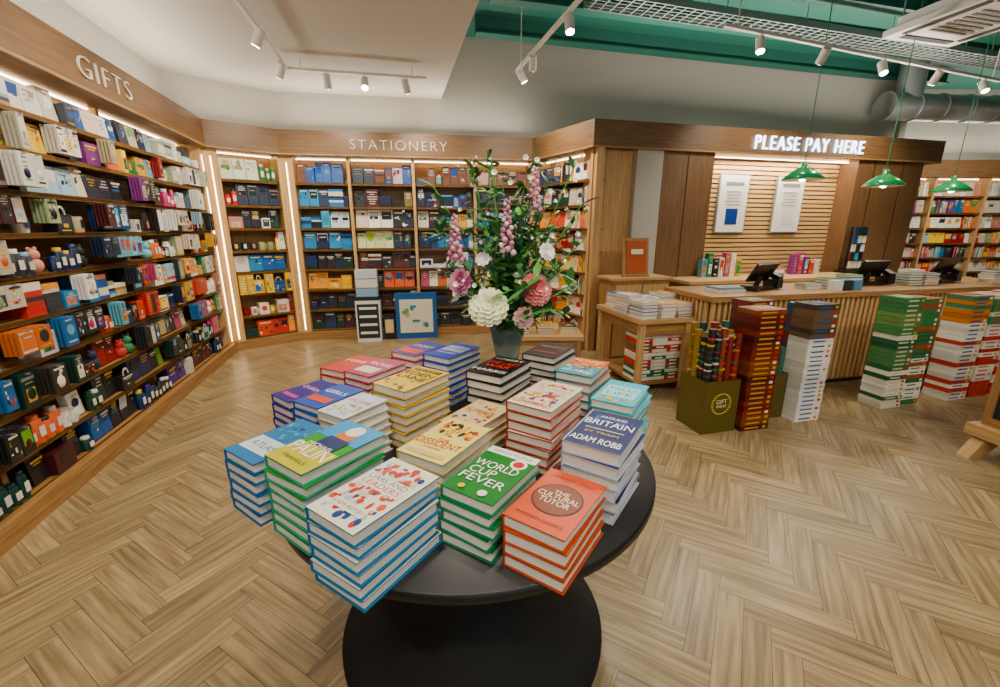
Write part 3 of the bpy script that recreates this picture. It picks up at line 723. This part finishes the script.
# ------------------------------------------------------------ flowers
VX, VY = .035, 2.06
vase = bpy.data.objects.new('flower_arrangement', None); bpy.context.collection.objects.link(vase); vase.location = (VX, VY, TZ)
def par(ob): ob.parent = vase; ob.matrix_parent_inverse = Matrix.Translation((-VX, -VY, -TZ))
m = MB(); m.lathe([(.04, .0005), (.05, .01), (.045, .06), (.05, .16), (.07, .27), (.085, .33), (.09, .36), (.085, .36), (.06, .27)], (VX, VY, TZ), '#fff', GLASS, 32)
par(m.build('vase'))
def leaf(m, b, d, ln, w, col, droop=.5):
    b = Vector(b); d = Vector(d).normalized(); side = d.cross(Vector((U(-.3, .3), U(-.3, .3), 1))).normalized()
    prof = [.05, .7, 1, .75, .05]; pts = []; p = b.copy(); dd = d.copy()
    for i, k in enumerate(prof):
        pts += [tuple(p-side*w*k/2), tuple(p+side*w*k/2)]
        dd = (dd+Vector((0, 0, -droop*.25))).normalized(); p = p+dd*ln/4
    m.mesh(pts, [[2*i, 2*i+1, 2*i+3, 2*i+2] for i in range(4)], col, LEAFM, True)
def blossom(m, c, nrm, r, cols, rings=4):
    T_ = Matrix.Translation(c) @ Vector(nrm).to_track_quat('Z', 'Y').to_matrix().to_4x4(); old = m.M; m.M = T_
    for k in range(rings):
        n = 5+k*2; tilt = 1.25-k*.33; rr = r*(.4+.6*(k+1)/rings)
        for i in range(n):
            a = 2*math.pi*(i+k*.5)/n; ca_, sa_ = math.cos(a), math.sin(a); px, py = -sa_, ca_; w = rr*.55
            pts = []
            for j, (f, ww) in enumerate(((0, .25), (.45, .9), (.8, 1), (1.02, .45))):
                rad = rr*f*math.cos(tilt*(1-.2*f)); zz = rr*f*math.sin(tilt*(1-.35*f))+.1*r
                pts += [(ca_*rad-px*w*ww/2, sa_*rad-py*w*ww/2, zz), (ca_*(rad-.02*r), sa_*(rad-.02*r), zz-.08*r), (ca_*rad+px*w*ww/2, sa_*rad+py*w*ww/2, zz)]
            fs = []
            for j in range(3): fs += [[3*j, 3*j+1, 3*j+4, 3*j+3], [3*j+1, 3*j+2, 3*j+5, 3*j+4]]
            m.mesh(pts, fs, vary(R.choice(cols), .08), PETAL, True)
    m.ball((0, 0, r*.12), r*.2, cols[-1], PETAL, 8)
    m.M = old
ml = MB(); GR = ['#347038', '#4a8440', '#2a5c38', '#629a4a', '#3f7448', '#7aa070']
base = Vector((VX, VY, TZ+.3))
stems = []
for i in range(54):
    a = U(0, 2*math.pi); sp = U(.05, .36); hgt = U(.05, .6) if sp > .2 else U(.25, .75)
    stems.append(Vector((VX+sp*math.cos(a), VY+sp*math.sin(a)*.8, TZ+.36+hgt)))
stems += [Vector((VX-.17, VY, 1.9)), Vector((VX+.12, VY, 1.95)), Vector((VX+.3, VY, 1.87)), Vector((VX-.1, VY+.1, 1.94)), Vector((VX+.22, VY+.05, 1.9)), Vector((VX-.34, VY, 1.6)), Vector((VX+.36, VY, 1.55)), Vector((VX-.33, VY-.05, 1.78)), Vector((VX+.35, VY, 1.72))]
for e in stems:
    mid = base.lerp(e, .5)+Vector((0, 0, .08)); prev = base
    for k in range(1, 7):
        t = k/6; p = base*(1-t)**2+mid*2*t*(1-t)+e*t*t
        ml.cyl(prev, p, .003, R.choice(GR), LEAFM, 5)
        if k > 1:
            for _ in range(5 if t < .8 else 4):
                d = Vector((U(-1, 1), U(-1, 1), U(-.2, .9))); leaf(ml, prev.lerp(p, U(0, 1)), d, U(.04, .11), U(.018, .045), vary(R.choice(GR), .3))
        prev = p
par(ml.build('foliage'))
mf = MB()
blossom(mf, (-.05, 1.84, 1.27), (-.1, -1, .5), .088, ['#f2f0d8', '#e8ecc8', '#dfe4b8'], 5)
blossom(mf, (.16, 1.89, 1.34), (.4, -1, .4), .075, ['#d88888', '#e0a098', '#c07070'], 5)
blossom(mf, (-.17, 1.91, 1.37), (-.5, -1, .3), .06, ['#c08098', '#d098a8', '#a05878'], 4)
blossom(mf, (.1, 1.86, 1.22), (.3, -1, .1), .05, ['#e8c8c0', '#d8a8a0'], 4)
blossom(mf, (.2, 1.9, 1.5), (.5, -1, .4), .04, ['#f4f0ec', '#e8dce0'], 4)
blossom(mf, (-.07, 1.85, 1.47), (-.2, -1, .4), .035, ['#f4f0ec', '#e8dce0'], 3)
for (x, y, z0, z1) in ((.03, 1.86, 1.5, 1.72), (-.19, 1.88, 1.47, 1.66), (.15, 1.98, 1.68, 1.86)):
    for k in range(28):
        t = k/28; z = z0+(z1-z0)*t; a = k*2.4; r = .026*(1-t*.7)
        mf.ball((x+r*math.cos(a), y+r*math.sin(a), z), .014*(1-t*.5), vary(R.choice(['#d8a0b0', '#c888a0', '#e8c8d0'])), PETAL, 6)
for _ in range(80):
    a = U(0, 6.28); r = U(.1, .35); p = (VX+r*math.cos(a), VY-.05+r*.8*math.sin(a), U(1.3, 1.9)); blossom(mf, p, (math.cos(a), math.sin(a)-.5, .5), U(.012, .024), ['#f4f2ea', '#f0ece0', '#e8e0dc'], 1)
par(mf.build('blossoms'))

# ------------------------------------------------------------ lights
LC_ = (1, .9, .75)
def spot(p, aim, e, ang=115, col=LC_, r=.06):
    l = bpy.data.lights.new('spot_lamp', 'SPOT'); l.energy = e; l.spot_size = math.radians(ang); l.spot_blend = .7; l.color = col; l.shadow_soft_size = r
    o = bpy.data.objects.new('spot_lamp', l); bpy.context.collection.objects.link(o); o.location = p
    o.rotation_euler = (Vector(aim)-Vector(p)).to_track_quat('-Z', 'Y').to_euler()
def area(p, d, e, sx, sy, yaw=0, col=LC_, name='added_uplight'):
    l = bpy.data.lights.new(name, 'AREA'); l.shape = 'RECTANGLE'; l.size = sx; l.size_y = sy; l.energy = e; l.color = col
    o = bpy.data.objects.new(name, l); bpy.context.collection.objects.link(o)
    z = -Vector(d).normalized(); x = Vector((math.cos(yaw), math.sin(yaw), 0)); x = (x-z*x.dot(z)).normalized(); y = z.cross(x)
    o.matrix_world = Matrix(((x.x, y.x, z.x, p[0]), (x.y, y.y, z.y, p[1]), (x.z, y.z, z.z, p[2]), (0, 0, 0, 1)))
def track(pts, z, heads, top):
    m = MB()
    for a, b in zip(pts, pts[1:]):
        m.M, L = frame(a, b); m.box((L/2, 0, z), (L+.03, .035, .03), '#fff', WHITE)
        for u in (.15, L-.15): m.cyl((u, 0, z), (u, 0, top), .006, '#fff', WHITE, 6)
    m.M = Matrix.Identity(4)
    for (x, y), aim, e in heads:
        h = Vector((x, y, z-.1)); d = (Vector(aim)-h).normalized()
        m.cyl((x, y, z), (x, y, z-.1), .012, '#fff', WHITE, 8); m.cyl(h-d*.07, h+d*.07, .042, '#fff', WHITE, 16)
        m.cyl(h+d*.0705, h+d*.073, .034, '#fff', LAMP, 16)
        if e: spot(h+d*.08, aim, e)
    m.build('track_light')
E = 122
track([(-1.75, 2.6), (-2.35, 5.35), (-.88, 5.68)], 3.3, [((-1.9, 3.3), (-3, 3.2, 1.2), E), ((-2.1, 4.3), (-3.3, 4.4, 1.2), E), ((-2.3, 5.1), (-3.4, 5.9, 1.3), E*.8), ((-1.95, 5.45), (-2.2, 6.6, 1.3), E*.8), ((-1.55, 5.53), (-1, 3, 0), E*.6), ((-1.1, 5.63), (-.8, 6.8, 1.2), E)], 3.4)
track([(.95, 3.0), (.2, 5.74)], 3.4, [((.85, 3.4), (0, 2, .9), E*.8), ((.6, 4.3), (.8, 3, 0), E*.6), ((.35, 5.2), (.4, 6.7, 1.2), E), ((.25, 5.6), (1.4, 6.0, 1.3), E*.7)], CH)
track([(2.07, 4.57), (6.3, 6.1)], 3.4, [((2.5, 4.73), (2.2, 3.6, .6), E), ((3.3, 5.0), (3.3, 6.4, 1.6), E), ((4.2, 5.34), (4, 3.8, .5), E*.8), ((5.1, 5.66), (5, 6.8, 1.5), E), ((6.0, 5.98), (6, 4, 0), E*.7)], CH)
track([(-1.2, 1.0), (1.2, 1.3)], 3.35, [((-.8, 1.05), (-2.6, 2.6, 1.1), E*1.4), ((-.3, 1.1), (-.3, 1.3, .9), E*.6), ((.3, 1.2), (.1, 1.4, .9), E*.6), ((.9, 1.27), (1.5, 1.8, 0), E*.7)], 3.4)  # unseen track over the table, added as fill
track([(2.5, 1.2), (7, 2.2)], 3.4, [((3, 1.3), (2.2, 3.5, .3), E), ((4.5, 1.65), (4, 3.6, .3), E*.9), ((6, 2), (6, 4, 0), E*.7)], CH)  # unseen track on the right, added as fill towards the book towers
track([(7, 6.6), (10.5, 7.3)], 3.4, [((7.5, 6.7), (7.8, 8.7, 1.5), E*1.3), ((8.7, 6.95), (9, 8.8, 1.5), E*1.3), ((9.8, 7.2), (10, 5, 0), E)], CH)  # track outside the view, added to brighten the far shelves
track([(-1, -.8), (2, -.6)], 3.35, [((-.6, -.78), (-1.8, 1, .6), E), ((.5, -.7), (.6, .6, 0), E*.7), ((1.6, -.63), (2, 1, 0), E*.7)], 3.4)  # track behind the camera, added for frontal fill
def add_uplights(a, b, e, ins=.12):  # hidden area lights added above the fascia to brighten ceiling and upper walls
    M, L = frame(a, b); k = max(1, round(L/2.2))
    yaw = math.atan2(b[1]-a[1], b[0]-a[0])
    for i in range(k):
        p = M @ Vector((L*(i+.5)/k, ins, 2.875)); n = M.to_3x3() @ Vector((0, -.45, 1)); area(p, n, e*L/k, L/k*.9, .12, yaw)
add_uplights(P0, P1, 9); add_uplights(P1, P2, 6); add_uplights(P2, P3, 9); add_uplights(P4, P5, 24); add_uplights(P6, P7, 14)
p = M45 @ Vector((2.9, .1, TOP-.04)); area(p, (0, .12, -1), 36, 2.3, .06, math.atan(.2477), LC_, 'downlight_strip')

for (x, y, z) in ((3.3, 5.0, 2.17), (4.45, 5.3, 2.13), (5.85, 5.9, 2.12)):
    m = MB()
    m.lathe([(.2, -.06), (.2, -.045), (.15, .0), (.07, .06), (.03, .075), (.028, .13), (.0, .13)], (x, y, z), '#fff', SHADE, 32)
    m.lathe([(.195, -.0605), (.14, -.01), (.05, .03), (.0, .03)], (x, y, z), '#fff', WHITE, 32)
    m.ball((x, y, z-.035), .04, '#fff', LAMP, 12)
    m.cyl((x, y, z+.12), (x, y, CH), .005, '#1c8a50', PRINT, 6); m.cyl((x, y, CH-.04), (x, y, CH), .05, '#fff', SHADE, 16)
    m.build('pendant_lamp')
    spot((x, y, z-.085), (x, y, 0), 25, 140)

w = bpy.data.worlds.new('World'); bpy.context.scene.world = w; w.use_nodes = True
w.node_tree.nodes['Background'].inputs[0].default_value = (.9, .94, 1, 1); w.node_tree.nodes['Background'].inputs[1].default_value = 1.0

cam = bpy.data.cameras.new('camera'); cam.sensor_width = 36; cam.lens = 15.48; cam.clip_start = .02
co = bpy.data.objects.new('camera', cam); bpy.context.collection.objects.link(co)
co.location = (0, 0, 1.6); co.rotation_euler = (math.radians(75), 0, 0); bpy.context.scene.camera = co
